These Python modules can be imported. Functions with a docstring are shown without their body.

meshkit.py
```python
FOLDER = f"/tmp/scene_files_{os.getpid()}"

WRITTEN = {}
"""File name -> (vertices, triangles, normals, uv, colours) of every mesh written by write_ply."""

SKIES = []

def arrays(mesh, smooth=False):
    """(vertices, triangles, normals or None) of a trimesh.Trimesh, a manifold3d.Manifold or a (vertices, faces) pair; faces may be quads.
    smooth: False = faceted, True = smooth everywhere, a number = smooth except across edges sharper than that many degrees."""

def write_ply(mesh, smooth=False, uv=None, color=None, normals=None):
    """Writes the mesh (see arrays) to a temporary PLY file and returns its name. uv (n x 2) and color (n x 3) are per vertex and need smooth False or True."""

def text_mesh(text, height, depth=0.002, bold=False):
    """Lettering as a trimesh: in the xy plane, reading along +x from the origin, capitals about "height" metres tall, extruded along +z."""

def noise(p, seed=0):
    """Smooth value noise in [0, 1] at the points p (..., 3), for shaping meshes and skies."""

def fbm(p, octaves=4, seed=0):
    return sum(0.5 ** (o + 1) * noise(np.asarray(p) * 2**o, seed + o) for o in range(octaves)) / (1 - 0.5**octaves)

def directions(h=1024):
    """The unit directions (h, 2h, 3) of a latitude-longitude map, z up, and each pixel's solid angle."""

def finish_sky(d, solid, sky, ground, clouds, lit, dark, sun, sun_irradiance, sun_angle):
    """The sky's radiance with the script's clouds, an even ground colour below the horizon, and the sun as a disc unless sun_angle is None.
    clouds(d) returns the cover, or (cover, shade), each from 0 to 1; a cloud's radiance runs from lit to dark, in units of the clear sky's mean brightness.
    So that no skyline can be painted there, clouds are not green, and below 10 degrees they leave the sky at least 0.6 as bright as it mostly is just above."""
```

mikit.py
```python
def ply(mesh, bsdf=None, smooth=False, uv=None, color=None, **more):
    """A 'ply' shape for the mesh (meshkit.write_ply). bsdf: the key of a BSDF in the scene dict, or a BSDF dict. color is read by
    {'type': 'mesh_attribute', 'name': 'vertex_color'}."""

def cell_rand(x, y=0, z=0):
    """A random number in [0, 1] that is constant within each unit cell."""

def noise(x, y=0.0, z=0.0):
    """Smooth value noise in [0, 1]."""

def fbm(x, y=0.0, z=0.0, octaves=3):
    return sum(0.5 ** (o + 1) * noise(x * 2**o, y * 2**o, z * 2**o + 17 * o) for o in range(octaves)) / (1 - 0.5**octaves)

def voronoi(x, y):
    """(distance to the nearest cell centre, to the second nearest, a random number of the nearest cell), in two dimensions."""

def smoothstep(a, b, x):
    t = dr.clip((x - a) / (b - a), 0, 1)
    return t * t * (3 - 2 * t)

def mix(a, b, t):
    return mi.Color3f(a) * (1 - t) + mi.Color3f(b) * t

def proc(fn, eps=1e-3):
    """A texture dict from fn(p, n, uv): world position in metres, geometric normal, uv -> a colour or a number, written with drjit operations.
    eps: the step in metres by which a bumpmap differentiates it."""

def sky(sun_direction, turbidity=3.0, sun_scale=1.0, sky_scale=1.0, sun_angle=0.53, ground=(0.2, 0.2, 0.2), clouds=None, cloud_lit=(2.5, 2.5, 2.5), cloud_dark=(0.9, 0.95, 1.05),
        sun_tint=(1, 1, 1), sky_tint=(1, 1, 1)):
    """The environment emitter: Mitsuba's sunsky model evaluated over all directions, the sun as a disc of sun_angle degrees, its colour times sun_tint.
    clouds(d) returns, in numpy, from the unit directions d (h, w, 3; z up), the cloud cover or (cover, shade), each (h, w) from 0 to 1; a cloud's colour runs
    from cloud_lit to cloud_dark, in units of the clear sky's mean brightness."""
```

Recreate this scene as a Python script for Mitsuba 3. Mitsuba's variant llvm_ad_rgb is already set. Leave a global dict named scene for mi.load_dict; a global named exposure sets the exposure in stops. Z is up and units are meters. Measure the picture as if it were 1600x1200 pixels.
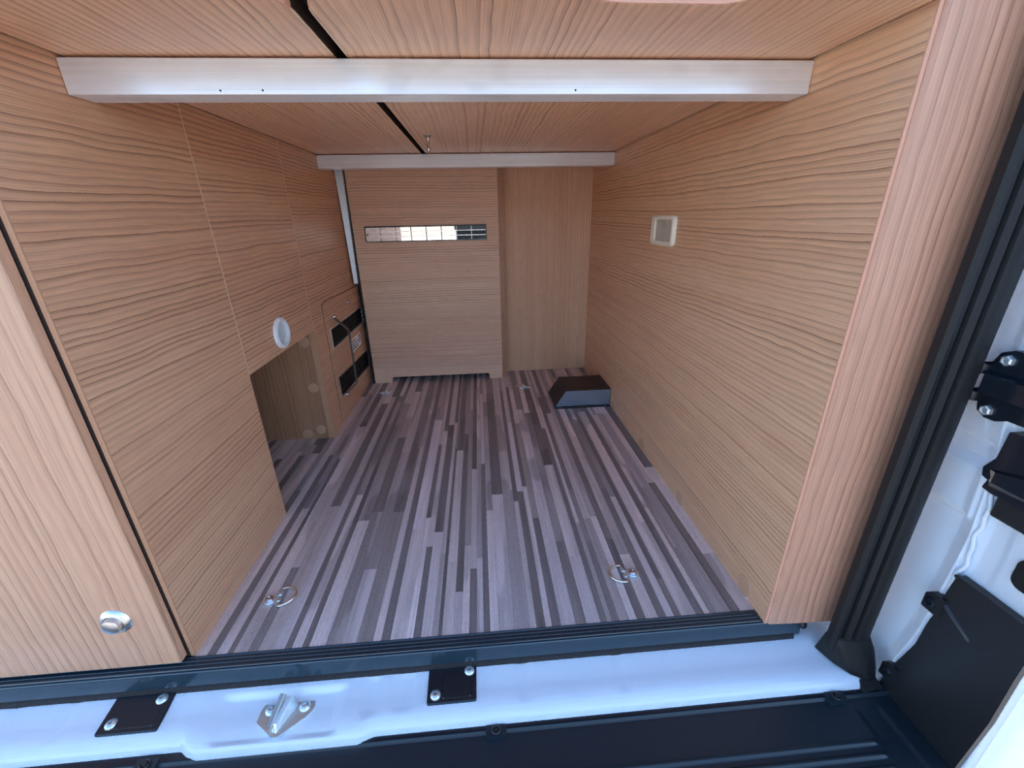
import math, random
import numpy as np, trimesh, mitsuba as mi, drjit as dr
import shapely.geometry as sg
import manifold3d as m3
import mikit, meshkit
from mikit import proc, noise, fbm, cell_rand, smoothstep, mix

T = mi.ScalarTransform4f
scene, labels = {}, {}
rnd = random.Random(7)

# ------------------------------------------------------------------ camera, sky, exposure
CAM = np.array([0.41323, -0.43263, 0.55465])
FWD = np.array([0.06503, 0.92629, -0.37116])
UP = np.array([0.04569, 0.3688, 0.92839])
scene['camera'] = {'type': 'perspective', 'fov': 100.93, 'fov_axis': 'x', 'near_clip': 0.01, 'far_clip': 500.0,
                   'to_world': T().look_at(origin=CAM.tolist(), target=(CAM + FWD).tolist(), up=UP.tolist())}
scene['sky'] = mikit.sky([0.70, 0.22, 0.72], turbidity=2.6, sun_scale=.75, sky_scale=1.7, ground=(0.3, 0.29, 0.27))
exposure = 3.25

# ------------------------------------------------------------------ materials
def lin(r, g, b):
    return [((v / 255) / 12.92 if v / 255 < .04045 else ((v / 255 + .055) / 1.055) ** 2.4) for v in (r, g, b)]

def rgb(c):
    return {'type': 'rgb', 'value': list(map(float, c))}

def principled(name, color, rough=.5, metallic=0.0, clear=0.0, spec=.5):
    d = {'type': 'principled', 'base_color': color if isinstance(color, dict) else rgb(color), 'roughness': rough, 'metallic': metallic, 'specular': spec}
    if clear:
        d.update(clearcoat=clear, clearcoat_gloss=.9)
    scene[name] = {'type': 'twosided', 'bsdf': d}

def wood(name, ia, ic, io, seed, light, mid, dark, ring=.0078, warp=3.0, wig=.45, strength=1.0, rough=.42, fine=1.0, seams=()):
    """Cherry laminate: growth rings along world axis ia, counted across ic (io is the axis square to the board)."""
    light, mid, dark = ([c[0], c[1] * .955, c[2] * .90] for c in (lin(*light), lin(*mid), lin(*dark)))

    def fn(p, n, uv):
        a, c = p[ia], p[ic] + p[io] * .7
        for b in seams:
            c = c + dr.select(a > b, .0371, mi.Float(0))
        slow = fbm(a * 1.1 + seed, c * 7.0 + seed * 3.1, 2.5, octaves=2)
        t = c / ring + warp * slow + 4.5 * noise(c * 5.0 + seed, 1.7) + wig * noise(a * 13 + seed, c * 30) + .16 * noise(a * 42, c * 60 + seed)
        i = dr.floor(t)
        s = t - i
        k = cell_rand(i, seed)
        line = smoothstep(.30, .95, s) * (1 - smoothstep(.955, 1.0, s))
        edge = smoothstep(.80, .94, s) * (1 - smoothstep(.955, 1.0, s))
        tf = c / (ring * .33) + 2.0 * slow + .5 * noise(a * 20, c * 60 + seed)
        sf = tf - dr.floor(tf)
        thin = smoothstep(.55, .95, sf) * (1 - smoothstep(.95, 1.0, sf)) * cell_rand(dr.floor(tf), seed + 5)
        fibre = .5 * noise(a * 22, c * 1300, seed) + .5 * noise(a * 40, c * 420, seed + 1)
        broad = .65 * noise(a * .9 + seed, c * 11.0 + seed, .5) + .35 * noise(a * 6 + seed, c * 60, 3.5)
        col = mix(light, mid, smoothstep(.2, .8, broad))
        col = mix(col, mi.Color3f(dark), strength * (line * (.10 + .36 * k) + edge * (.03 + .34 * k * k)) + .30 * fine * thin)
        return col * (.90 + .2 * fibre)

    principled(name, proc(fn), rough, spec=.45)

LW, MW, DW = (212, 170, 138), (199, 150, 120), (118, 76, 58)
wood('wood_wall', 1, 2, 0, 3, LW, MW, DW, seams=(.3014, .6194))
wood('wall_right_wood', 1, 2, 0, 11, (220, 181, 147), (210, 164, 130), (130, 86, 64))
wood('wood_ceiling', 1, 0, 2, 21, (222, 184, 154), (210, 166, 138), (132, 92, 72), ring=.009, strength=.85)
wood('wood_back', 0, 2, 1, 37, (224, 190, 164), (212, 172, 146), (132, 96, 78), ring=.0075, strength=.8)
wood('wood_back_upright', 2, 0, 1, 43, (222, 184, 152), (208, 166, 134), (138, 98, 74), ring=.008, strength=.5, fine=1.3)
wood('wood_post', 2, 0, 1, 57, (204, 160, 134), (194, 144, 120), (132, 88, 68), ring=.011, strength=.75, warp=2.0)
wood('wood_front', 2, 0, 1, 64, (202, 160, 132), (194, 148, 121), (132, 92, 70), ring=.013, strength=.7)
wood('wood_niche', 2, 0, 1, 71, (178, 136, 106), (164, 118, 90), (104, 70, 52), ring=.009, strength=.6)
principled('edge_band', lin(216, 184, 152), .4)
principled('cap_plastic', lin(190, 148, 116), .45)
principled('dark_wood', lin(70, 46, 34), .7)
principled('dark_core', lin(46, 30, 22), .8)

def floor_fn(p, n, uv):
    tone, idn = uv.x, uv.y
    x, y = p[0], p[1]
    sp = noise(x * 900, y * 330, idn * 50)
    fib = noise(x * 620, y * 14, idn * 90)
    vein = noise(x * 130 + idn * 31, y * 5 + idn * 17)
    fig = smoothstep(.50, .72, noise(x * 55 + idn * 77, y * 9 + idn * 13)) * smoothstep(.25, .7, noise(idn * 913, 2.2))
    v = tone * (.80 + .22 * sp + .24 * (fib - .5) + .18 * (vein - .5)) * (1 - .30 * fig) + .02
    warm = noise(idn * 377, 5.1)
    return mi.Color3f(v * (1.03 + .08 * warm), v * (.83 + .03 * warm), v * (.775 + .03 * (1 - warm)))

principled('floor_vinyl', proc(floor_fn), .42, spec=.4)

def alu_fn(p, n, uv):
    s = .5 * noise(p[0] * 4, p[2] * 900, p[1] * 900) + .5 * noise(p[0] * 14, p[2] * 300, p[1] * 400)
    smear = smoothstep(.58, .75, fbm(p[0] * 18, p[2] * 30, p[1] * 30, octaves=3))
    return mi.Color3f(.84, .87, .90) * (.84 + .16 * s) * (1 - .10 * smear)

def alu_rough(p, n, uv):
    return .24 + .10 * smoothstep(.5, .75, fbm(p[0] * 22, p[2] * 40, p[1] * 40, octaves=3))

scene['aluminium'] = {'type': 'twosided', 'bsdf': {'type': 'principled', 'base_color': proc(alu_fn), 'metallic': .32, 'roughness': proc(alu_rough), 'specular': .5}}
scene['chrome'] = {'type': 'twosided', 'bsdf': {'type': 'roughconductor', 'material': 'Cr', 'alpha': .04, 'specular_reflectance': rgb((1, 1, 1))}}
scene['mirror'] = {'type': 'twosided', 'bsdf': {'type': 'conductor', 'specular_reflectance': rgb((.93, .93, .93))}}
principled('zinc', (.70, .76, .78), .32, .8)
principled('bright_steel', (.86, .87, .86), .16, 1.0)
principled('satin_nickel', (.80, .79, .76), .28, 1.0)
principled('profile_grey', (.36, .37, .39), .38, .7)
principled('edge_wood', lin(186, 140, 108), .45)
principled('grey_steel', (.32, .31, .30), .38, .9)
principled('black_gloss', (.007, .011, .017), .16, 0, .35, spec=.3)
principled('threshold_black', (.011, .027, .040), .15, 0, 1.0)
principled('black_plastic', (.012, .013, .014), .42)
principled('edge_front', lin(206, 150, 122), .45)
principled('bar_grey', (.10, .095, .09), .5, .5)
principled('bumper_plastic', (.008, .017, .025), .38)
principled('black_rubber', (.013, .0135, .014), .55, spec=.3)
principled('slat_black', (.006, .006, .006), .6, spec=.15)
principled('void_black', (.004, .004, .004), .8)
principled('paint_white', (.64, .70, .765), .22, 0, .8)
principled('sealer_white', (.72, .76, .82), .4)
principled('ivory_plastic', lin(226, 216, 196), .35)
principled('duct_plastic', lin(226, 226, 226), .35)
principled('lens_clear', lin(180, 168, 150), .12, 0, 1.0)
principled('reflector', (.62, .58, .52), .3, .8)
principled('box_black', (.012, .011, .012), .42)
principled('box_front_sky_tint', (.30, .36, .44), .30, .75)
principled('sticker_white', lin(232, 228, 226), .5)
principled('sticker_ink', lin(60, 50, 55), .6)
principled('sticker_red', lin(150, 40, 80), .6)

def felt_fn(p, n, uv):
    s = noise(p[0] * 900, p[1] * 900, p[2] * 900)
    return mi.Color3f(.012, .011, .012) * (.5 + 1.5 * s) + mi.Color3f(.03) * smoothstep(.78, .95, s)
principled('felt', proc(felt_fn), .9)

# ------------------------------------------------------------------ mesh helpers
def box(x0, x1, y0, y1, z0, z1, b=0.0):
    lo, hi = np.array([x0, y0, z0], float), np.array([x1, y1, z1], float)
    if not b:
        return trimesh.creation.box(bounds=[lo, hi])
    pts = []
    for sx in (0, 1):
        for sy in (0, 1):
            for sz in (0, 1):
                s = np.array([sx, sy, sz])
                c = np.where(s, hi, lo)
                for k in range(3):
                    o = np.where(s, -b, b) * 1.0
                    o[k] = 0
                    pts.append(c + o)
    return trimesh.convex.convex_hull(np.array(pts))

AX = {'xy': (0, 1, 2), 'xz': (0, 2, 1), 'yz': (1, 2, 0)}
def prism(poly, plane, d0, d1):
    """Extrude a shapely polygon lying in the given world plane between d0 and d1 of the third axis."""
    if not hasattr(poly, 'geom_type'):
        poly = sg.Polygon(poly)
    i, j, k = AX[plane]
    ms = []
    for g in getattr(poly, 'geoms', [poly]):
        if not isinstance(g, sg.Polygon):
            continue
        m = trimesh.creation.extrude_polygon(g, d1 - d0, engine='earcut')
        v = np.zeros_like(m.vertices)
        v[:, i], v[:, j], v[:, k] = m.vertices[:, 0], m.vertices[:, 1], m.vertices[:, 2] + d0
        f = m.faces if plane != 'xz' else m.faces[:, ::-1]
        ms.append(trimesh.Trimesh(v, f, process=False))
    return trimesh.util.concatenate(ms)

def rrect(x0, y0, x1, y1, r, n=6):
    return sg.box(x0 + r, y0 + r, x1 - r, y1 - r).buffer(r, quad_segs=n)

def tube(pts, r, closed=False, sides=12):
    p = np.asarray(pts, float)
    n = len(p)
    t = (np.roll(p, -1, 0) - np.roll(p, 1, 0)) if closed else np.gradient(p, axis=0)
    t /= np.linalg.norm(t, axis=1, keepdims=True) + 1e-12
    ref = np.array([0, 0, 1.0]) if np.abs(t[:, 2]).max() < .9 else np.array([0, 1.0, 0]) if np.abs(t[:, 1]).max() < .9 else np.array([1.0, 0, 0])
    a = np.cross(t, ref); a /= np.linalg.norm(a, axis=1, keepdims=True) + 1e-12
    b = np.cross(t, a)
    th = np.arange(sides) * 2 * np.pi / sides
    v = p[:, None] + r * (np.cos(th)[None, :, None] * a[:, None] + np.sin(th)[None, :, None] * b[:, None])
    v = v.reshape(-1, 3)
    f = []
    for i in range(n if closed else n - 1):
        for j in range(sides):
            A, B = i * sides + j, i * sides + (j + 1) % sides
            C, D = ((i + 1) % n) * sides + (j + 1) % sides, ((i + 1) % n) * sides + j
            f += [[A, C, B], [A, D, C]]
    if not closed:
        for e, s in ((0, 1), (n - 1, -1)):
            v = np.vstack([v, p[e]])
            for j in range(sides):
                q = [e * sides + j, e * sides + (j + 1) % sides, len(v) - 1]
                f.append(q if s > 0 else q[::-1])
    m = trimesh.Trimesh(v, f, process=False)
    trimesh.repair.fix_normals(m)
    return m

def lathe(profile, center, axis, sections=40):
    """Revolve (radius, height) pairs; the height runs along the world direction axis from center."""
    m = trimesh.creation.revolve(np.asarray(profile, float), sections=sections)
    m.apply_transform(trimesh.geometry.align_vectors([0, 0, 1], axis))
    m.apply_translation(center)
    if m.is_watertight and m.volume < 0:
        m.invert()
    return m

def grid(P):
    """A surface from a (rows, columns, 3) array of points."""
    a, b = P.shape[:2]
    i, j = np.meshgrid(np.arange(a - 1), np.arange(b - 1), indexing='ij')
    q = np.stack([i * b + j, i * b + j + 1, (i + 1) * b + j + 1, (i + 1) * b + j], -1).reshape(-1, 4)
    return trimesh.Trimesh(P.reshape(-1, 3), np.vstack([q[:, [0, 1, 2]], q[:, [0, 2, 3]]]), process=False)

def hull(pts):
    return trimesh.convex.convex_hull(np.asarray(pts, float))

def numbered(key):
    if key not in scene and key not in labels and not any(k.startswith(key + '__') for k in scene):
        return key
    i = 1
    while True:
        k = f'{key}_{i:03d}'
        if k not in scene and k not in labels and not any(q.startswith(k + '__') for q in scene):
            return k
        i += 1

def add(name, mesh, bsdf, parent=None, smooth=False, label=None, cat=None, group=None, kind=None, uv=None):
    key = numbered((parent + '__' if parent else '') + name)
    scene[key] = mikit.ply(mesh, bsdf, smooth=smooth, uv=uv)
    d = {}
    for k, v in (('label', label), ('category', cat), ('group', group), ('kind', kind)):
        if v:
            d[k] = v
    if d:
        labels[key] = d
    return key

def thing(name, label, cat=None, group=None, kind=None):
    key = numbered(name)
    labels[key] = {'label': label}
    for k, v in (('category', cat), ('group', group), ('kind', kind)):
        if v:
            labels[key][k] = v
    return key

def tag(key, **kw):
    labels[key] = {('category' if k == 'cat' else k): v for k, v in kw.items()}

W, D, D1, H = 0.80, 1.085, 1.017, 0.7121

# ------------------------------------------------------------------ the van around the garage
add('ground', box(-60, 60, -80, 20, -.66, -.60), 'asphalt', kind='structure', label='grey asphalt ground behind the van')
def asphalt_fn(p, n, uv):
    return mi.Color3f(.33, .325, .31) * (.85 + .3 * noise(p[0] * 30, p[1] * 30))
principled('asphalt', proc(asphalt_fn), .9)
principled('facade', lin(214, 190, 168), .8)
principled('facade_red', lin(176, 112, 92), .8)
add('roof', box(-.66, 1.36, -.12, 3.5, 1.5, 1.56), 'paint_white', kind='structure', label='white van roof above the open rear')
add('wall_outer', box(-.66, -.62, -.02, 3.5, -.3, 1.5), 'paint_white', kind='structure', label='white outer van wall on the left')
add('wall_outer', box(1.32, 1.36, -.02, 3.5, -.3, 1.5), 'paint_white', kind='structure', label='white outer van wall on the right')
add('wall_light_block', box(-.62, 1.32, 1.115, 1.15, -.02, 1.5), 'dark_wood', kind='structure', label='dark unseen wall added behind the garage to stop light leaks')  # unseen wall, added so no light leaks in from the front

# floor and its printed strips
fl = add('floor', box(-.30, W + .0, 0, 1.112, -.025, -.003), 'dark_core', kind='structure', label='striped grey vinyl garage floor of narrow light and dark strips')
Ax = [.0, .0153, .0271, .0423, .0499, .0694, .0831, .1036, .1191, .1286, .1424, .1519, .1746, .1955, .2166, .2395,
      .251, .2635, .2858, .2956, .3064, .3225, .3307, .3361, .3524, .3642, .3751, .386, .3961, .4053, .4181, .4412, .4634, .4727, .4858, .4951, .5082,
      .5298, .5459, .5667, .5762, .5839, .5944, .6097, .6212, .6347, .653, .6656, .6773, .688, .7104, .7232, .732, .7419, .7636, .7785, .80]
At = 'LDLDLMPLDLDLMLVL' + 'DLBDLMDLPLDLDBLMLDLDL' + 'VLDMVMLDLDLDLDLVMDL'
Bx = [-.02, .009, .0196, .0328, .0474, .0659, .0791, .0896, .1081, .1291, .1502, .1646, .179, .1895, .1974, .2144, .2301, .2497, .2666, .2888, .307, .32, .333, .3511, .3654,
      .3737, .3873, .396, .4047, .417, .4294, .4393, .4615, .4714, .4862, .5034, .5329, .5451, .555, .577, .5941, .621, .6381, .6539, .6673, .6843, .6989, .711, .7232, .7377, .7474, .80]
Bt = 'DLDLMLDLVMLDMDLDLDLLDLMDL' + 'LDLDLDLDDLDLPLDLDVMMLDLLDMLM'
TONE = {'B': .72, 'L': .63, 'P': .52, 'M': .40, 'V': .29, 'D': .205}
def tone_b(x):
    for i in range(len(Bx) - 1):
        if Bx[i] <= x < Bx[i + 1]:
            return Bt[i]
    return 'M'
DARK = 'DV'
strips = []
for i in range(len(Ax) - 1):
    x0, x1, ta = Ax[i], Ax[i + 1], At[min(i, len(At) - 1)]
    xc = (x0 + x1) / 2
    y = 0.0
    b1 = rnd.choice([.05, .14, .2, .26, .32]) + rnd.uniform(-.03, .03)
    cuts = [0.0, b1]
    while cuts[-1] < 1.0:
        cuts.append(cuts[-1] + rnd.uniform(.26, .60))
    cuts[-1] = 1.112
    prev = ta
    for j in range(len(cuts) - 1):
        ym = (cuts[j] + cuts[j + 1]) / 2
        left_ = next((q[4] for q in strips if abs(q[1] - x0) < 1e-9 and q[2] <= ym < q[3]), 'M')
        if j == 0:
            t = ta
        elif rnd.random() < .82:
            t = rnd.choice('LLLBPM') if left_ in 'DV' else rnd.choice('DDDVM') if left_ in 'LBP' else rnd.choice('LD')
        else:
            t = rnd.choice('LMP')
        strips.append((x0, x1, cuts[j], cuts[j + 1], t))
        prev = t
x = -.28
while x < -.001:
    x1 = min(x + rnd.choice([.009, .012, .015, .02]), 0)
    y, t = .16, rnd.choice('LD')
    while y < .70:
        y1 = y + rnd.uniform(.15, .4)
        strips.append((x, x1, y, min(y1, .75), t)); t = rnd.choice('LDMPD'); y = y1
    x = x1
for k, (x0, x1, y0, y1, t) in enumerate(strips):
    m = box(x0 + .0001, x1 - .0001, y0 + .0001, y1 - .0001, -.003, 0)
    uv = np.tile([TONE[t] * rnd.uniform(.9, 1.1), rnd.random()], (len(m.vertices), 1))
    add('strip', m, 'floor_vinyl', fl, uv=uv)

# ------------------------------------------------------------------ left wall
wl = thing('wall_left', 'left side wall of brown wood-grain panels with pale edge seams', kind='structure')
E1, E2, NT = .3014, .6194, .300
add('panel', box(-.015, 0, .003, E1 - .0006, 0, H + .02), 'wood_wall', wl)
add('panel_edge', box(-.0050, .0004, .0014, .003, 0, H + .02), 'edge_wood', wl)
add('gap_shade', box(-.015, -.0050, .0018, .003, 0, H + .02), 'dark_core', wl)  # dark strip painting the shade inside the panel gap
duct_c = (0, .4495, .338)
mid = sg.box(E1 + .0006, NT, E2 - .0006, H + .02).difference(sg.Point(duct_c[1], duct_c[2]).buffer(.0275, quad_segs=16))
add('panel', prism(mid, 'yz', -.015, 0), 'wood_wall', wl)
add('panel', box(-.015, 0, E2 + .0006, 1.112, 0, H + .02), 'wood_wall', wl)
for yy in (E1, E2):
    add('panel_edge', box(-.014, .0003, yy - .0010, yy + .0010, NT if yy == E1 else 0, H + .02), 'edge_band', wl)
add('panel_edge', box(-.0145, .0004, E2 - .0012, E2 + .001, 0, NT), 'edge_wood', wl)
# the recess behind the opening
nb = add('niche_board', box(-.28, -.0155, E2, E2 + .015, 0, .33), 'wood_niche',
         label='upright wood board with round caps at the end of the low left recess', cat='board')
for (x, z) in ((-.030, .2698), (-.0295, .1478), (-.0325, .0265), (-.0695, .0155)):
    r = .0135
    c = lathe([(0, 0), (r, 0), (r, .0008), (r - .001, .0016), (0, .0018)], (x, E2, z), (0, -1, 0), 28)
    if z < r:
        c = trimesh.intersections.slice_mesh_plane(c, [0, 0, 1], [0, 0, .0003], cap=True, engine='earcut')
    add('screw_cap', c, 'cap_plastic', nb, smooth=30, label='round wood-tone screw cover cap on the recess board')
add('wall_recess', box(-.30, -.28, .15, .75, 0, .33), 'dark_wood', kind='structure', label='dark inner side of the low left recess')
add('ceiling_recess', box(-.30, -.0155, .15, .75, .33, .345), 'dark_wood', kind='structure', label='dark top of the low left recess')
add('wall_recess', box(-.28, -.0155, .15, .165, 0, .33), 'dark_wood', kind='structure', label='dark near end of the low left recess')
# duct ring
du = thing('air_outlet', 'round white plastic air outlet ring in the left wall above the recess', 'air outlet')
add('ring', lathe([(.0245, -.012), (.0245, .003), (.0258, .0065), (.028, .0065), (.0315, .004), (.0322, .0), (.0275, 0), (.0270, -.012), (.0245, -.012)], duct_c, (1, 0, 0), 48), 'duct_plastic', du, smooth=40)
add('hose', lathe([(.0232, -.05), (.0232, 0), (.0244, 0), (.0244, -.05), (.0232, -.05)], duct_c, (1, 0, 0), 40), 'duct_plastic', du, smooth=40)
add('hose_end', lathe([(0, -.052), (.0243, -.052), (.0243, -.05), (0, -.05)], duct_c, (1, 0, 0), 32), 'felt', du)
for k in range(12):
    a = k * math.pi / 6 + .2
    p = np.array(duct_c) + [.0035, .0315 * math.cos(a), .0315 * math.sin(a)]
    q = np.array(duct_c) + [.0072, .0265 * math.cos(a), .0265 * math.sin(a)]
    add('clip_rib', tube([p, q], .0009, sides=6), 'duct_plastic', du)

# access hatch with vents at the far end of the left wall
ha = thing('access_hatch', 'wood service hatch with black vents and sticker at the far end of left wall', 'hatch')
hp = sg.Polygon([(.697, .012), (1.06, .012), (1.06, .3435), (.7266, .352), (.697, .3446)])
v1 = sg.Polygon([(.7245, .2206), (1.05, .2206), (1.05, .2725), (.7255, .2744)])
v2 = sg.Polygon([(.7245, .078), (1.05, .062), (1.05, .118), (.722, .1359)])
add('board', prism(hp.buffer(-.0006).difference(v1).difference(v2), 'yz', .0003, .0022), 'wood_wall', ha)
add('seam', prism(hp.buffer(.0006).difference(hp.buffer(-.0005)), 'yz', .0001, .0009), 'dark_wood', ha)
for v, name in ((v1, 'vent'), (v2, 'vent')):
    k = add(name, prism(v, 'yz', .0001, .0006), 'void_black', ha, label='black louvred vent opening in the hatch')
    add('frame', prism(v.buffer(.0012, join_style=2).difference(v.buffer(-.0010, join_style=2)), 'yz', .0006, .0034), 'zinc' if v is v1 else 'grey_steel', k)
    (y0, z0, y1, z1) = v.bounds
    for q in range(3):
        zz = z0 + (z1 - z0) * (q + 1) / 4
        s = sg.box(y0, zz - .0025, y1, zz + .0025).intersection(v.buffer(-.001))
        add('slat', prism(s, 'yz', .0006, .0022), 'slat_black', k)
add('lock', lathe([(0, 0), (.0075, 0), (.0075, .003), (.005, .006), (0, .0068)], (.0022, .920, .3125), (1, 0, 0), 28), 'chrome', ha, smooth=35, label='round chrome lock')
st = add('sticker', prism([(.884, .158), (.990, .158), (.990, .199), (.884, .199)], 'yz', .0022, .0026), 'sticker_white', ha, label='white warning sticker with text lines and a red ring')
for q, (w0, w1) in enumerate(((.888, .930), (.888, .955), (.888, .948), (.888, .952))):
    zz = .191 - q * .0085
    add('text_line', box(.0026, .0029, w0, w1, zz - .0016, zz + .0016), 'sticker_ink', st)
ringp = sg.Point(.972, .183).buffer(.013).difference(sg.Point(.972, .183).buffer(.0095)).union(sg.LineString([(.963, .174), (.981, .192)]).buffer(.0016))
add('red_ring', prism(ringp, 'yz', .0026, .0029), 'sticker_red', st)
# strap
sp = thing('metal_bracket', 'grey flat metal bar bracket standing off in front of the hatch vents', 'bracket')
pts = [(.002, .770, .297), (.034, .770, .264), (.036, .7695, .262), (.036, .768, .104), (.034, .767, .098), (.002, .7665, .070)]
secs = []
for p in pts:
    secs.append(np.array(p))
segs = []
for a, b in zip(secs[:-1], secs[1:]):
    d = b - a; L = np.linalg.norm(d); d = d / L
    wv = np.array([0, 1.0, 0]) * .0045
    nv = np.cross(d, [0, 1, 0]) * .0014
    segs.append(hull([e + s * wv + t * nv for e in (a - d * .001, b + d * .001) for s in (-1, 1) for t in (-1, 1)]))
mm = m3.Manifold()
for s in segs:
    mm = mm + m3.Manifold(m3.Mesh(np.asarray(s.vertices, np.float32), np.asarray(s.faces, np.uint32)))
add('bar', mm, 'bar_grey', sp)
for (y, z) in ((.770, .300), (.7665, .066)):
    add('screw', lathe([(0, 0), (.006, 0), (.006, .002), (.0045, .0045), (0, .0052)], (.0022, y, z), (1, 0, 0), 20), 'chrome', sp, smooth=35)

# far corner: aluminium upright beside the back panel
add('corner_profile', hull([(.0070, .996, .357), (.0180, 1.0, .357), (.0180, 1.012, .357), (.0070, 1.012, .357), (-.0003 + .001, .992, .70), (.0212, 1.0, .70), (.0212, 1.012, .70), (.0007, 1.012, .70)]),
    'profile_grey', label='upright aluminium corner profile between left wall and back panel', cat='profile')

# ------------------------------------------------------------------ back wall
bp = thing('wall_back', 'back panel of horizontal wood grain with a low cut-out at its foot', kind='structure')
PL, PR = .0226, .4795
pan = sg.box(PL, .0006, PR, H + .012).difference(rrect(.083, -.03, .4335, .0212, .008))
add('panel', prism(pan, 'xz', D1, D1 + .015), 'wood_back', bp)
add('side_edge', box(.0180, PL, D1 - .001, D1 + .015, .0006, H + .012), 'black_plastic', bp)
add('panel_edge', box(PR, PR + .0016, D1 - .0004, D1 + .015, .0006, H + .012), 'edge_band', bp)
add('side_board', box(PR + .0016, .4965, D1 + .004, D, .0006, H + .012), 'wood_niche', bp)
wb = add('wall_back_recess', box(.4965, W, D, D + .015, .0006, H + .012), 'wood_back_upright', kind='structure', label='recessed back board of upright wood grain on the right')
for dx in (0, .006, .012):
    add('screw', lathe([(0, 0), (.0016, 0), (.0012, .001), (0, .0012)], (.505 + dx, D, .655), (0, -1, 0), 12), 'grey_steel', wb)
# vent grille
GX0, GX1, GZ0, GZ1 = .0592, .4420, .4822, .5296
g = thing('vent_grille', 'long chrome vent grille across the back panel', 'vent grille')
add('plate', box(GX0 + .002, GX1 - .002, D1 - .0012, D1, GZ0 + .002, GZ1 - .002), 'mirror', g, label='mirror-bright chrome plate')
fr = sg.box(GX0, GZ0, GX1, GZ1).difference(sg.box(GX0 + .0028, GZ0 + .0025, GX1 - .0028, GZ1 - .004))
add('frame', prism(fr, 'xz', D1 - .004, D1), 'black_gloss', g)
n = 8
for k in range(1, n):
    xx = GX0 + (GX1 - GX0) * k / n
    add('bar', box(xx - .0016, xx + .0016, D1 - .0026, D1 - .0012, GZ0 + .002, GZ1 - .003), 'grey_steel', g)
for k in (1, 2):
    zz = GZ0 + .001 + (GZ1 - GZ0 - .003) * k / 3
    add('slat', box(GX0 + .002, GX1 - .002, D1 - .0036, D1 - .0012, zz - .0009, zz + .0009), 'satin_nickel', g)
for xx in (GX0 + .007, GX1 - .007):
    add('screw', lathe([(0, 0), (.0028, 0), (.0020, .0016), (0, .002)], (xx, D1 - .0012, (GZ0 + GZ1) / 2 - .002), (0, -1, 0), 16), 'black_plastic', g)

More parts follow.
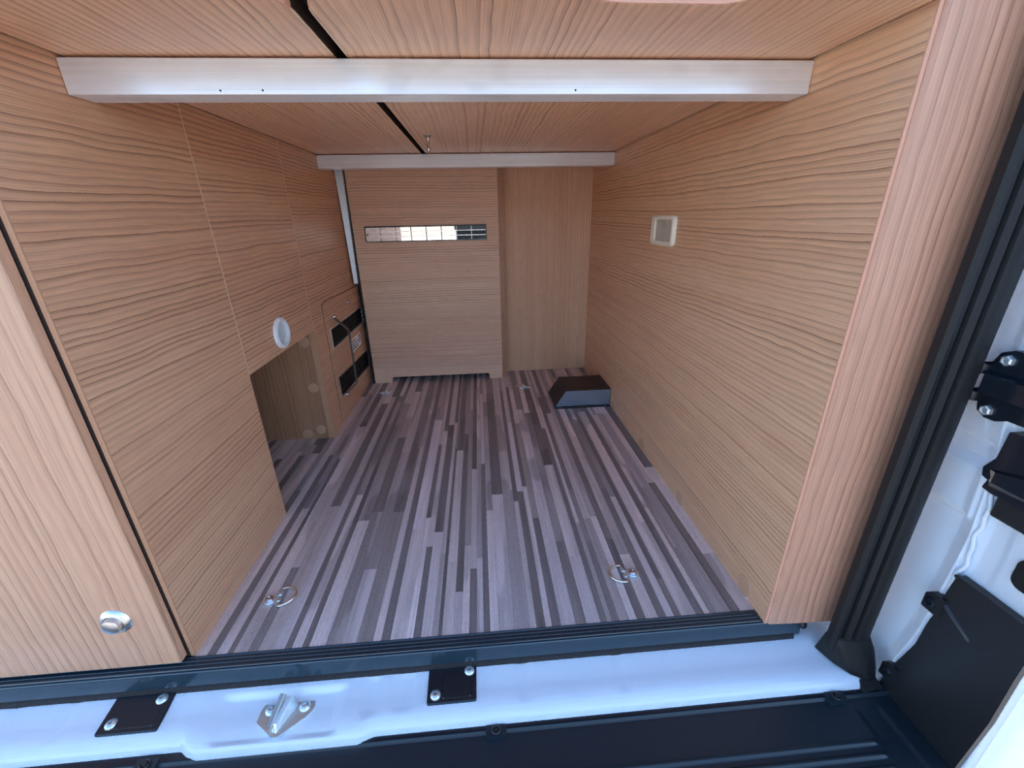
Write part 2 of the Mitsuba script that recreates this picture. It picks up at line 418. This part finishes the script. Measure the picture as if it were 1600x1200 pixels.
# ------------------------------------------------------------------ right wall
wr = add('wall_right', box(W, W + .015, -.022, 1.112, 0, H + .02), 'wall_right_wood', kind='structure', label='right side wall, one large panel of brown horizontal wood grain')
for (y, z) in ((.030, .016), (.253, .012), (.469, .014), (.708, .012), (.968, .014)):
    r = .0165
    c = lathe([(0, 0), (r, 0), (r, .0006), (r - .0012, .0014), (0, .0016)], (W, y, z), (-1, 0, 0), 32)
    c = trimesh.intersections.slice_mesh_plane(c, [0, 0, 1], [0, 0, .0004], cap=True, engine='earcut')
    add('screw_cap', c, 'cap_plastic', wr, smooth=30, label='round wood-tone screw cover cap at the foot of right wall')

add('front_edge', box(W - .0003, W + .0034, -.0236, -.0220, 0.001, H + .02), 'edge_front', wr)

# lamp
lp = thing('wall_lamp', 'small square ivory-framed wall lamp with clear lens on the right wall', 'lamp')
LY0, LY1, LZ0, LZ1 = .4165, .530, .4895, .5490
outer = rrect(LY0, LZ0, LY1, LZ1, .010)
inner = rrect(.4250, .4985, .5090, .5405, .004)
secs = [(0, 0), (.0045, 0), (.0068, -.0016), (.0078, -.0042)]
P = []
def ringpts(poly, off, x, n=64):
    q = poly.buffer(off)
    L = q.exterior.length
    return np.array([[x, *q.exterior.interpolate(L * k / n).coords[0]] for k in range(n)])
rows = [ringpts(outer, o, W - d) for d, o in secs] + [ringpts(inner, .0016, W - .0078), ringpts(inner, .0, W - .0068), ringpts(inner, .0, W - .0030)]
# align rows by angle
def align(r, c=((LY0 + LY1) / 2, (LZ0 + LZ1) / 2)):
    a = np.arctan2(r[:, 2] - c[1], r[:, 1] - c[0])
    return np.roll(r, -int(np.argmin(np.abs(a))), 0) if True else r
rows = [align(r) for r in rows]
P = np.array([np.vstack([r, r[:1]]) for r in rows])
mframe = grid(P)
add('frame', mframe, 'ivory_plastic', lp, smooth=40)
add('reflector', prism(inner.buffer(.0003), 'yz', W - .0018, W - .0006), 'reflector', lp)
ys, zs = np.linspace(.4250, .5090, 80), np.linspace(.4985, .5405, 50)
Y, Z = np.meshgrid(ys, zs, indexing='ij')
dd = np.hypot((Y - .467), (Z - .5195) * 1.2)
X = W - .0038 - .0014 * np.cos(np.clip(dd / .036, 0, 1.2) * 1.4) + .00035 * np.sin(dd * 1300)
add('lens', grid(np.stack([X, Y, Z], -1)), 'lens_clear', lp, smooth=True, label='clear ribbed lens')

# black cover box at the foot of the right wall
bx = thing('floor_cover_box', 'low black metal cover box with sloped left end by the right wall', 'cover box')
BY0, BY1 = .738, .860
prof = [(.6262, .0022), (.7985, .0022), (.7985, .0545), (.6588, .0545)]
add('hood', prism([(x + (0 if z < .01 else 0), z) for x, z in prof], 'xz', BY0 + .0008, BY1), 'box_black', bx)
add('front_sky_sheen', prism(sg.Polygon(prof).buffer(-.0012, join_style=2), 'xz', BY0 - .0004, BY0 + .0008), 'box_front_sky_tint', bx, label='box front with the blue of the reflected sky put into its colour')  # sky reflection on the box front, put into a blue-grey coat
add('foot_flange', box(.6262, .7985, BY0 - .010, BY0 + .002, .0004, .0020), 'box_black', bx)
for xx, yy, zz, ax in ((.640, BY0 - .006, .002, (0, 0, 1)), (.712, BY0 - .006, .002, (0, 0, 1)), (.783, BY0 - .006, .002, (0, 0, 1)), (.642, BY0 - .0004, .0125, (0, -1, 0))):
    add('rivet', lathe([(0, 0), (.0022, 0), (.0016, .0012), (0, .0015)], (xx, yy, zz), ax, 14), 'grey_steel' if ax[2] else 'black_plastic', bx)

# ------------------------------------------------------------------ bed boards and beams (ceiling)
def arc(cx, cy, r, a0, a1, n=10):
    return [(cx + r * math.cos(math.radians(a)), cy + r * math.sin(math.radians(a))) for a in np.linspace(a0, a1, n)]
FY = -.030
SL, SR = .2725, .2848
rl = .046
left = [(.004, 1.112), (.004, FY)] + arc(SL - rl, FY + rl, rl, -90, 0) + [(SL, 1.112)]
xs = np.linspace(.34, .76, 60)
scoop = FY + .0205 * np.exp(-np.clip(np.abs(xs - .585) - .035, 0, 1) ** 2 / .0022 / np.where(xs > .585, .35, 1.9))
right = [(SR, 1.112), (SR, FY + rl)] + arc(SR + rl, FY + rl, rl, 180, 270) + list(zip(xs, scoop)) + [(W - .004, FY), (W - .004, 1.112)]
def bed_board(poly, label):
    b = thing('bed_board', label, 'board')
    p = sg.Polygon(poly)
    add('board', prism(p.buffer(-.0012), 'xy', H, H + .016), 'wood_ceiling', b)
    rim = p.difference(p.buffer(-.0012))
    add('edge_strip', prism(rim.intersection(sg.box(-1, -1, 2, .008)), 'xy', H + .0003, H + .0157), 'edge_front', b, label='pale pinkish banding on the front edge')
    add('shaded_edge', prism(rim.intersection(sg.box(-1, .008, 2, 2)), 'xy', H + .0012, H + .0157), 'dark_core', b, label='long edge coloured dark for the shade in the gap')  # shade between the boards, painted on as a dark side
    add('edge_line', prism(rim.intersection(sg.box(-1, .008, 2, 2)), 'xy', H + .0002, H + .0012), 'edge_band', b)
bed_board(left, 'narrow left wood bed board overhead, left of the dark gap')
bed_board(right, 'wide right wood bed board overhead with a shallow scooped front edge')
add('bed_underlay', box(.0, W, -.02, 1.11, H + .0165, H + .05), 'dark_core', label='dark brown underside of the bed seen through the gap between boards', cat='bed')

def beam(y0, y1, z0, z1, label):
    o = sg.Polygon([(y0, z0), (y1, z0), (y1, z1), (y0, z1)]).buffer(-.0012).buffer(.0012, quad_segs=3)
    m = prism(o.difference(o.buffer(-.003)), 'yz', .0008, W - .0008)
    return m
b1 = add('aluminium_beam', beam(.1144, .1485, .6776, H - .0022, ''), 'aluminium', smooth=30, label='near aluminium cross beam under the bed boards, the wider one in view', cat='beam')
for (x, z) in ((.5285, .6815), (.1515, .6812), (.1945, .6815)):
    add('speck', lathe([(0, 0), (.0011, 0), (.0008, .0004), (0, .0005)], (x, .1144, z), (0, -1, 0), 10), 'black_plastic', b1)
b2 = add('aluminium_beam', beam(.8524, .8890, .6776, H - .0022, ''), 'aluminium', smooth=30, label='far aluminium cross beam close to the back panel', cat='beam')
# locking pin under the bed board
pn = thing('locking_pin', 'small metal pin hanging under the right bed board', 'pin')
add('plate', prism(sg.Point(.3185, .591).buffer(.007).union(sg.box(.3075, .589, .3295, .593)), 'xy', H - .0012, H), 'grey_steel', pn)
add('pin', lathe([(0, 0), (.0042, 0), (.0046, .004), (.0030, .006), (.0026, .020), (.0036, .0215), (.0036, .026), (.0015, .030), (0, .0305)], (.3185, .591, H), (0, 0, -1), 20), 'chrome', pn, smooth=40)

# ------------------------------------------------------------------ front panel on the left, post on the right
fp = thing('cabinet_panel', 'pale wood front panel at the lower left with a round push knob', 'panel')
add('board', box(-.60, -.0080, -.0120, .0004, .006, H + .06, .0008), 'wood_front', fp)
kc = (-.0622, -.0115, .0893)
add('knob', lathe([(.0115, 0), (.0188, 0), (.0190, .0008), (.0175, .0030), (.0140, .0052), (.0122, .0054), (.0115, .0045), (.0115, 0)], kc, (0, -1, 0), 48), 'satin_nickel', fp, smooth=40, label='satin metal ring of the push knob')
add('button', lathe([(0, 0), (.0110, 0), (.0110, .0085), (.0102, .0104), (.0070, .0112), (0, .0116)], kc, (0, -1, 0), 48), 'satin_nickel', fp + '__knob', smooth=40)

# post: a moulded strip, quarter-round towards the seal
out = [(.8035, .000), (.8035, -.0215), (.8042, -.0245), (.8060, -.0262)]
out += [(.8060 + (.9060 - .8060) * s, -.0262 - .0030 * math.sin(math.pi * s * .55)) for s in np.linspace(.08, 1, 12)]
out += [(.905 + .030 * math.sin(math.radians(a)), .001 - .030 * math.cos(math.radians(a))) for a in np.linspace(8, 90, 8)]
out += [(.935, .016), (.8155, .016), (.8155, .000)]
add('corner_post', prism(out, 'xy', .002, H + .30), 'wood_post', smooth=35, label='pinkish wood corner post with rounded right side at the rear opening', cat='post')

# ------------------------------------------------------------------ lashing rings on the floor
def lashing_ring(x, y, d, rot, tilt, label):
    t = thing('lashing_ring', label, 'lashing ring', 'lashing rings on the floor')
    M = trimesh.transformations.translation_matrix([x, y, 0]) @ trimesh.transformations.rotation_matrix(math.radians(rot), [0, 0, 1]) @ np.diag([d, 1, 1, 1.0])
    def put(name, m, b, parent=t, **kw):
        m = m.copy(); m.apply_transform(M)
        return add(name, m, b, parent, **kw)
    lug = sg.Point(0, 0).buffer(.0105).union(sg.box(0, -.0085, .0150, .0085)).buffer(-.001).buffer(.001)
    put('lug', prism(lug, 'xy', .0002, .0022), 'zinc')
    put('lug_roll', trimesh.util.concatenate([tube([(.0150, a, .0034), (.0150, b, .0034)], .0034, sides=14) for a, b in ((-.0085, -.003), (.003, .0085))]), 'zinc', smooth=40)
    put('washer', lathe([(0, .0022), (.0088, .0022), (.0092, .0030), (.0086, .0038), (0, .0038)], (0, 0, 0), (0, 0, 1), 30), 'zinc', smooth=30)
    s = put('screw', lathe([(0, .0038), (.0064, .0038), (.0064, .0052), (.0050, .0068), (.0030, .0074), (.0028, .0060), (0, .0060)], (0, 0, 0), (0, 0, 1), 24), 'chrome', smooth=35)
    ta = math.tan(math.radians(tilt))
    pts = [(0, v) for v in np.linspace(-.0165, .0165, 8)] + [(.0245 * math.cos(a) ** .8 if math.cos(a) > 0 else 0, .0172 * math.sin(a)) for a in np.linspace(math.pi / 2 - .08, -math.pi / 2 + .08, 26)]
    put('ring', tube([(.0150 + px, py, .0034 + px * ta) for px, py in pts], .0019, closed=True, sides=12), 'bright_steel', smooth=True)
lashing_ring(.0625, .0850, 1, 8, 6, 'chrome D-ring in the floor at the near left, beside the wood panel wall')
lashing_ring(.6430, .0835, -1, 4, 6, 'chrome D-ring in the floor at the near right, closest to the right wall foot')
lashing_ring(.0650, .9240, 1, 5, 8, 'chrome D-ring at the far left floor corner under the back panel')
lashing_ring(.5640, .9170, -1, 4, 8, 'chrome D-ring on the far floor left of the black cover box')

# ------------------------------------------------------------------ threshold and sill
ts = thing('threshold_strip', 'dark glossy ribbed threshold strip along the front edge of the floor', 'threshold')
cs = [(0.0, -.024), (0.0, .0008), (-.0015, .0014), (-.0030, .0005)]
for k in range(3):
    y = -.0045 - k * .0055
    cs += [(y - .0005, .0003), (y - .0012, .0017), (y - .0022, .0019), (y - .0034, .0017), (y - .0042, .0003)]
cs += [(-.0208, .0004), (-.0222, .0010), (-.0232, -.0004), (-.0236, -.0030), (-.0258, -.0195), (-.0258, -.024)]
m = prism(cs, 'yz', -.60, .8565)
add('profile', m, 'threshold_black', ts, smooth=25)
add('seal_strip', prism([(-.010, -.034), (-.010, -.0242), (-.0256, -.0205), (-.0276, -.0230), (-.0282, -.034)], 'yz', -.60, .848), 'felt', ts, label='black felt strip under the threshold')
add('end_bolt', lathe([(0, 0), (.006, 0), (.006, .004), (.004, .006), (0, .0065)], (.8585, -.0225, -.007), (.3, -.9, .2), 18), 'black_plastic', ts, smooth=35)

# white body sill, a pressed sheet
xs = np.concatenate([np.linspace(-.62, -.14, 40), np.linspace(-.136, .94, 330)])
prof = [(-.012, -.0290), (-.024, -.0296), (-.030, -.0305), (-.036, -.0318), (-.042, -.0332), (-.048, -.0344), (-.054, -.0354), (-.060, -.0359), (-.066, -.0366), (-.071, -.0375), (-.0755, -.0388), (-.0800, -.0410), (-.0835, -.0438), (-.0862, -.0475), (-.0880, -.0520), (-.0888, -.0580), (-.0888, -.0720)]
pr_ = np.array(prof)
fine = np.interp(np.linspace(0, len(pr_) - 1, 66), np.arange(len(pr_)), pr_[:, 0]), np.interp(np.linspace(0, len(pr_) - 1, 66), np.arange(len(pr_)), pr_[:, 1])
Xg, Yg = np.meshgrid(xs, fine[0], indexing='ij')
Zg = np.tile(fine[1], (len(xs), 1))
def sst(a, b, v):
    t = np.clip((v - a) / (b - a), 0, 1)
    return t * t * (3 - 2 * t)
def bump(v, a, b, w):
    return sst(a - w, a + w, v) * (1 - sst(b - w, b + w, v))
basin = bump(Xg, .055, .205, .010) * bump(Yg, -.081, -.037, .004)
Zg = Zg - .0055 * basin
Zg = Zg - .0022 * bump(Xg, .236, .254, .006) * bump(Yg, -.070, -.030, .006)
for xc in (-.225, -.150, .44, .575):
    Zg = Zg - .0012 * bump(Xg, xc, xc + .014, .003) * bump(Yg, -.072, -.01, .006)
Zg = Zg - .0016 * bump(Xg, .275, .300, .005) * bump(Yg, -.07, -.03, .006)
front = .006 * bump(Xg, .030, .245, .012) - .004 * bump(Xg, -.3, .022, .006)
Yg = Yg - front * sst(-.06, -.085, Yg)
# right end rolls down
endr = np.clip((Xg - .905) / .03, 0, 1)
Zg = Zg - .028 * endr ** 2 * 1.0
sill = grid(np.stack([Xg, Yg, Zg], -1)[::-1])
sl_ = thing('wall_sill', 'white painted steel body sill under the open rear door', kind='structure')
add('sheet', sill, 'paint_white', sl_, smooth=True)

add('end_sheet', box(.80, .96, .018, .022, -.08, .03), 'paint_white', sl_)
add('end_sheet', box(.80, .96, -.012, .022, -.040, -.0300), 'paint_white', sl_)

def sill_z(x, y):
    i = int(np.argmin(np.abs(xs - x))); j = int(np.argmin(np.abs(fine[0] - y)))
    return float(Zg[i, j])

def plate_thing(x0, x1, y0, y1, scr, label):
    t = thing('latch_plate', label, 'plate', 'black latch plates on the sill')
    zt = lambda y: float(np.interp(y, [-.069, -.054, -.030, -.024], [-.0368, -.0352, -.0309, -.0300]))
    pts = []
    lo = rrect(x0, y0, x1, y1, .0025, 3)
    hi = lo.buffer(-.0010)
    for p, zz in ((lo, -.0060), (lo, .0018), (hi, .0028)):
        pts += [(x, y, zt(y) + zz) for x, y in p.exterior.coords]
    add('plate', hull(pts), 'black_gloss', t)
    add('raised_pad', hull([(x, y, zt(y) + zz) for p, zz in ((rrect(x0 + .019, y0 + .004, x1 - .006, y1 - .010, .002, 3), .002), (rrect(x0 + .0205, y0 + .005, x1 - .0075, y1 - .0115, .002, 3), .0042)) for x, y in p.exterior.coords]), 'black_gloss', t)
    for (sx, sy) in scr:
        zz = zt(sy) + .0028
        s = add('screw', lathe([(.0026, .0046), (.0026, .0026), (0, .0026), (0, 0), (.0070, 0), (.0070, .0012), (.0062, .0030), (.0044, .0042), (.0026, .0046)], (sx, sy, zz - .0004), (0, 0, 1), 28), 'zinc', t, smooth=40, label='zinc round-head screw')
        add('socket', lathe([(0, 0), (.0024, 0), (.0024, .0006), (0, .0006)], (sx, sy, zz + .0022), (0, 0, 1), 6), 'grey_steel', s)
    return t
plate_thing(-.0895, -.0155, -.0690, -.0250, ((-.0755, -.0580), (-.0285, -.0345)), 'black plate with two screws on the sill, left of the zinc striker')
plate_thing(.3190, .3838, -.0690, -.0228, ((.3300, -.0592), (.3745, -.0334)), 'black plate with two screws on the sill, right of the zinc striker')

# striker
sk = thing('door_striker', 'zinc heart-shaped door striker with raised wedge in the sill recess', 'striker')
zb = -.0415
lobeL, lobeR = sg.Point(.1165, -.0545).buffer(.0125), sg.Point(.1590, -.0535).buffer(.0125)
heart = sg.MultiPoint(list(lobeL.exterior.coords) + [(.104, -.068), (.1300, -.0865), (.137, -.0865)]).convex_hull.union(sg.MultiPoint(list(lobeR.exterior.coords) + [(.1300, -.0865), (.137, -.0865), (.165, -.066)]).convex_hull).union(sg.box(.118, -.07, .158, -.062)).buffer(-.002).buffer(.002)
add('base_plate', prism(heart, 'xy', zb - .003, zb + .0018), 'zinc', sk)
wedge = hull([(.128, -.080, zb + .0018), (.1345, -.083, zb + .0018), (.1495, -.050, zb + .0018), (.1375, -.046, zb + .0018),
              (.1300, -.076, zb + .010), (.1345, -.077, zb + .010), (.1385, -.049, zb + .019), (.1455, -.050, zb + .019)])
add('wedge', wedge, 'zinc', sk, label='raised bright wedge')
add('pin', hull(list(map(tuple, lathe([(0, 0), (.004, 0), (.004, .034), (0, .034)], (.1255, -.077, zb + .006), (.22, .72, .42), 16).vertices))), 'grey_steel', sk, smooth=40)
for (sx, sy) in ((.1165, -.0545), (.1590, -.0535)):
    add('screw', lathe([(0, .0025), (.0024, .0025), (.0026, .0044), (.0045, .0040), (.0066, .0024), (.0072, 0), (0, 0)][::-1], (sx, sy, zb + .0016), (0, 0, 1), 26), 'zinc', sk, smooth=40)

# bumper
bu = thing('bumper', 'dark blue-black plastic rear bumper step with moulded ribs', 'bumper')
xs2 = np.concatenate([np.linspace(-.62, .80, 40), np.linspace(.805, .945, 60)])
yv = np.concatenate([np.linspace(-.080, -.096, 10), np.linspace(-.0965, -.215, 150), np.linspace(-.22, -.30, 10)])
Xb, Yb = np.meshgrid(xs2, yv, indexing='ij')
Zb = -.0560 - .004 * sst(-.094, -.0965, Yb) - .06 * sst(-.215, -.30, Yb)
for yc in (-.1440, -.1575, -.1705, -.184, -.198):
    Zb = Zb + .0028 * bump(Yb, yc - .0042, yc + .0005, .0016) * (1 - sst(.872, .880, Xb))
Zb = Zb - .002 * bump(Xb, .884, .915, .003) * sst(-.1, -.12, Yb)
add('skin', grid(np.stack([Xb, Yb, Zb], -1)[::-1]), 'bumper_plastic', bu, smooth=True)
add('flange', prism(rrect(-.62, -.0935, .93, -.084, .002), 'xy', -.0585, -.0550), 'black_gloss', bu)
for x in (-.0163, .4078, .8649):
    c = add('clip', prism(rrect(x - .013, -.102, x + .013, -.088, .003), 'xy', -.0600, -.0540), 'bumper_plastic', bu)
    add('rivet', lathe([(0, .0), (.006, 0), (.006, .0022), (.0048, .0034), (.0034, .0022), (.0030, .0034), (0, .0038)], (x, -.0955, -.0540), (0, 0, 1), 22), 'black_plastic', c, smooth=35)

# ------------------------------------------------------------------ right door jamb
JX = .95
jm = thing('wall_jamb', 'white painted steel door jamb to the right of the opening', kind='structure')
ya, za = np.linspace(-.030, -.186, 120), np.linspace(-.115, .80, 300)
Yj, Zj = np.meshgrid(ya, za, indexing='ij')
ridge = np.interp(Zj, [-.12, -.042, .058, .126, .21, .29, .353, .413, .8], [-.070, -.078, -.093, -.096, -.098, -.092, -.083, -.075, -.06])
rel = .0060 * np.exp(-((Yj - ridge) / .0030) ** 2)
inner_ = Yj > ridge
rel = rel - .007 * sst(.004, .020, Yj - ridge)
stp = -.0048 * bump(Zj, .293, .316, .0018) * sst(.002, .008, Yj - ridge) + .0052 * bump(Zj, .228, .288, .0022) * sst(.003, .010, Yj - ridge) + .002 * sst(.322, .330, Zj) * sst(.003, .010, Yj - ridge)
rel = rel + stp
rel = rel - .0035 * bump(Yj - ridge, -.030, -.010, .004) * sst(.15, .19, Zj) * (1 - sst(.24, .26, Zj)) * .5
Xj = JX - rel - .02 * sst(-.030, -.045, -Yj * -1) * 0
# rounded outer corner
Xj = Xj + .006 * sst(-.1815, -.186, Yj)
add('inner_sheet', grid(np.stack([Xj, Yj, Zj], -1)), 'paint_white', jm, smooth=True)
# seam sealer bead
zz = np.linspace(-.03, .27, 90)
bead = [(JX - .0040 - .0008 * math.sin(z * 130), np.interp(z, [-.042, .058, .126, .21, .29], [-.078, -.093, -.096, -.098, -.092]) - .006 + .0016 * math.sin(z * 95) + .001 * math.sin(z * 240), z) for z in zz]
add('sealer_bead', tube(bead, .0022, sides=8), 'sealer_white', jm, smooth=True)
# outer skin
xo, zo = np.linspace(.9555, 1.30, 60), np.linspace(-.30, .80, 80)
Xo, Zo = np.meshgrid(xo, zo, indexing='ij')
Yo = -.186 - .004 * sst(.955, .975, Xo) + .05 * ((Xo - .955) / .345) ** 2
add('outer_skin', grid(np.stack([Xo, Yo, Zo], -1)), 'paint_white', jm, smooth=True)

# cover
cv = thing('jamb_cover', 'large black plastic cover on the jamb above the bumper end', 'cover')
cpoly = sg.Polygon([(-.106, .165), (-.183, .165), (-.183, .098), (-.184, .032), (-.180, -.062), (-.160, -.085), (-.081, -.085), (-.081, -.053), (-.089, -.002), (-.098, .042), (-.100, .086), (-.103, .106), (-.103, .133)])
cr = cpoly.buffer(-.004).buffer(.004, quad_segs=4)
pts3 = []
body = prism(cr, 'yz', JX - .0085, JX - .001)
add('shell', body, 'black_plastic', cv)
add('rib', hull([(JX - .0085, -.108, .122), (JX - .0085, -.108, .116), (JX - .0115, -.108, .119), (JX - .0085, -.140, .103), (JX - .0085, -.140, .0985), (JX - .010, -.138, .101)]), 'black_plastic', cv)
add('lip', prism(sg.LineString([(-.107, .1635), (-.182, .1635)]).buffer(.0022), 'yz', JX - .0115, JX - .0080), 'black_plastic', cv)
for (y, z, a) in ((-.0965, .1125, 0), (-.0850, -.027, 1)):
    tb = add('tab', prism(sg.Polygon([(y + .0085, z - .013), (y + .0085, z + .007), (y + .002, z + .014), (y - .012, z + .014), (y - .012, z - .013)]).buffer(-.002).buffer(.002), 'yz', JX - .0120, JX - .004), 'black_plastic', cv)
    add('screw', lathe([(0, .001), (.003, .001), (.0035, .0028), (.0058, .0022), (.0065, 0), (0, 0)][::-1], (JX - .0120, y, z), (-1, 0, 0), 24), 'black_gloss', tb, smooth=35)

# hinge
hg = thing('body_hinge', 'black cast door hinge with two bolts on the white jamb', 'hinge')
hpoly = sg.Polygon([(-.050, .392), (-.049, .402), (-.058, .405), (-.062, .416), (-.072, .421), (-.16, .421), (-.16, .352), (-.090, .352), (-.080, .347), (-.070, .347), (-.0615, .352), (-.059, .361), (-.050, .362), (-.048, .371), (-.056, .376), (-.058, .392)])
add('bracket', prism(hpoly.buffer(-.0015).buffer(.0015), 'yz', JX - .012, JX + .004), 'black_gloss', hg)
add('knuckle', hull([(JX - .012, -.058, .396), (JX - .012, -.058, .372), (JX - .024, -.064, .394), (JX - .024, -.064, .374), (JX - .024, -.15, .394), (JX - .024, -.15, .374), (JX - .012, -.15, .398), (JX - .012, -.15, .368)]), 'black_gloss', hg)
for z in (.397, .3665):
    add('ear', lathe([(0, -.005), (.006, -.005), (.0065, 0), (.006, .005), (0, .005)], (JX - .014, -.0535, z), (0, 0, 1), 20), 'black_gloss', hg, smooth=35)
for z in (.410, .3555):
    b = add('bolt', lathe([(0, .0032), (.003, .0032), (.0036, .0042), (.0055, .0034), (.0060, 0), (0, 0)][::-1], (JX - .012, -.0705, z), (-1, 0, 0), 6), 'zinc', hg)
dc = thing('check_strap', 'black door check bracket on the jamb below the hinge', 'door check')
dpoly = sg.Polygon([(-.098, .345), (-.097, .314), (-.090, .299), (-.092, .290), (-.098, .288), (-.096, .278), (-.104, .276), (-.16, .276), (-.16, .345)])
add('body', prism(dpoly.buffer(-.0015).buffer(.0015), 'yz', JX - .016, JX + .004), 'black_gloss', dc)
add('arm', hull([(JX - .016, -.096, .300), (JX - .016, -.100, .282), (JX - .022, -.105, .302), (JX - .022, -.105, .290), (JX - .022, -.16, .315), (JX - .022, -.16, .290), (JX - .014, -.16, .320)]), 'black_gloss', dc)
add('stop_pad', box(JX - .010, JX + .004, -.185, -.1065, .2495, .2755, .002), 'black_plastic', label='flat black rubber pad on the jamb under the door check', cat='pad')
add('slot_plug', prism(rrect(-.20, .190, -.141, .225, .010), 'yz', JX - .0035, JX + .003), 'void_black', label='dark rounded slot in the white jamb above the cover', cat='slot')

# rubber door seal
rs = thing('door_seal', 'black rubber door seal running up beside the wood post', 'seal')
ss = [(.9000, -.046), (.8745, -.0475), (.8730, -.0575), (.8765, -.0615), (.8830, -.0600), (.8845, -.0545), (.8870, -.0540), (.8885, -.0610), (.8950, -.0635), (.8970, -.0565), (.8995, -.0560), (.9015, -.0640), (.9080, -.0660), (.9220, -.0630), (.9290, -.0575), (.9300, -.0470)]
add('strip', prism(ss, 'xy', -.015, .80), 'black_rubber', rs, smooth=35)
foot = [(.8745, -.046, .004), (.880, -.062, .006), (.873, -.054, -.028), (.878, -.066, -.031), (.893, -.080, -.036), (.915, -.0865, -.043), (.930, -.083, -.048), (.9400, -.072, -.042), (.9425, -.060, -.022), (.930, -.048, .015), (.908, -.067, .003), (.925, -.064, .006), (.872, -.040, -.034), (.94, -.045, -.045)]
add('foot', hull(foot).subdivide().subdivide(), 'black_rubber', rs, smooth=40, label='moulded rubber foot of the seal')
add('tail', hull([(.905, -.084, -.042), (.930, -.080, -.042), (.905, -.095, -.056), (.938, -.090, -.056), (.905, -.084, -.060), (.938, -.08, -.060)]), 'black_rubber', rs)

# ------------------------------------------------------------------ outside, behind the camera
fc = add('building', box(-14, 14, -26, -25, -.6, 2.6), 'facade', label='pale plastered building behind the photographer', cat='building')

wb_ = thing('added_bin', 'dark wheeled bin added unseen behind the camera to darken the grille reflection', 'waste bin')  # added out of view; darkens the right end of the grille mirror
add('body', hull([(x, y, z) for z, a in ((-.55, .20), (.40, .27)) for x in (.34 - a * .7, .34 + a * .7) for y in (-3.3 - a, -3.3 + a)]), 'void_black', wb_)
add('lid', box(.34 - .205, .34 + .205, -3.60, -3.0, .40, .46, .012), 'black_plastic', wb_)
for x in (.34 - .15, .34 + .15):
    add('wheel', trimesh.creation.cylinder(.08, .05, sections=28, transform=trimesh.transformations.translation_matrix([x, -3.55, -.52]) @ trimesh.transformations.rotation_matrix(math.pi / 2, [0, 1, 0])), 'black_rubber', wb_)
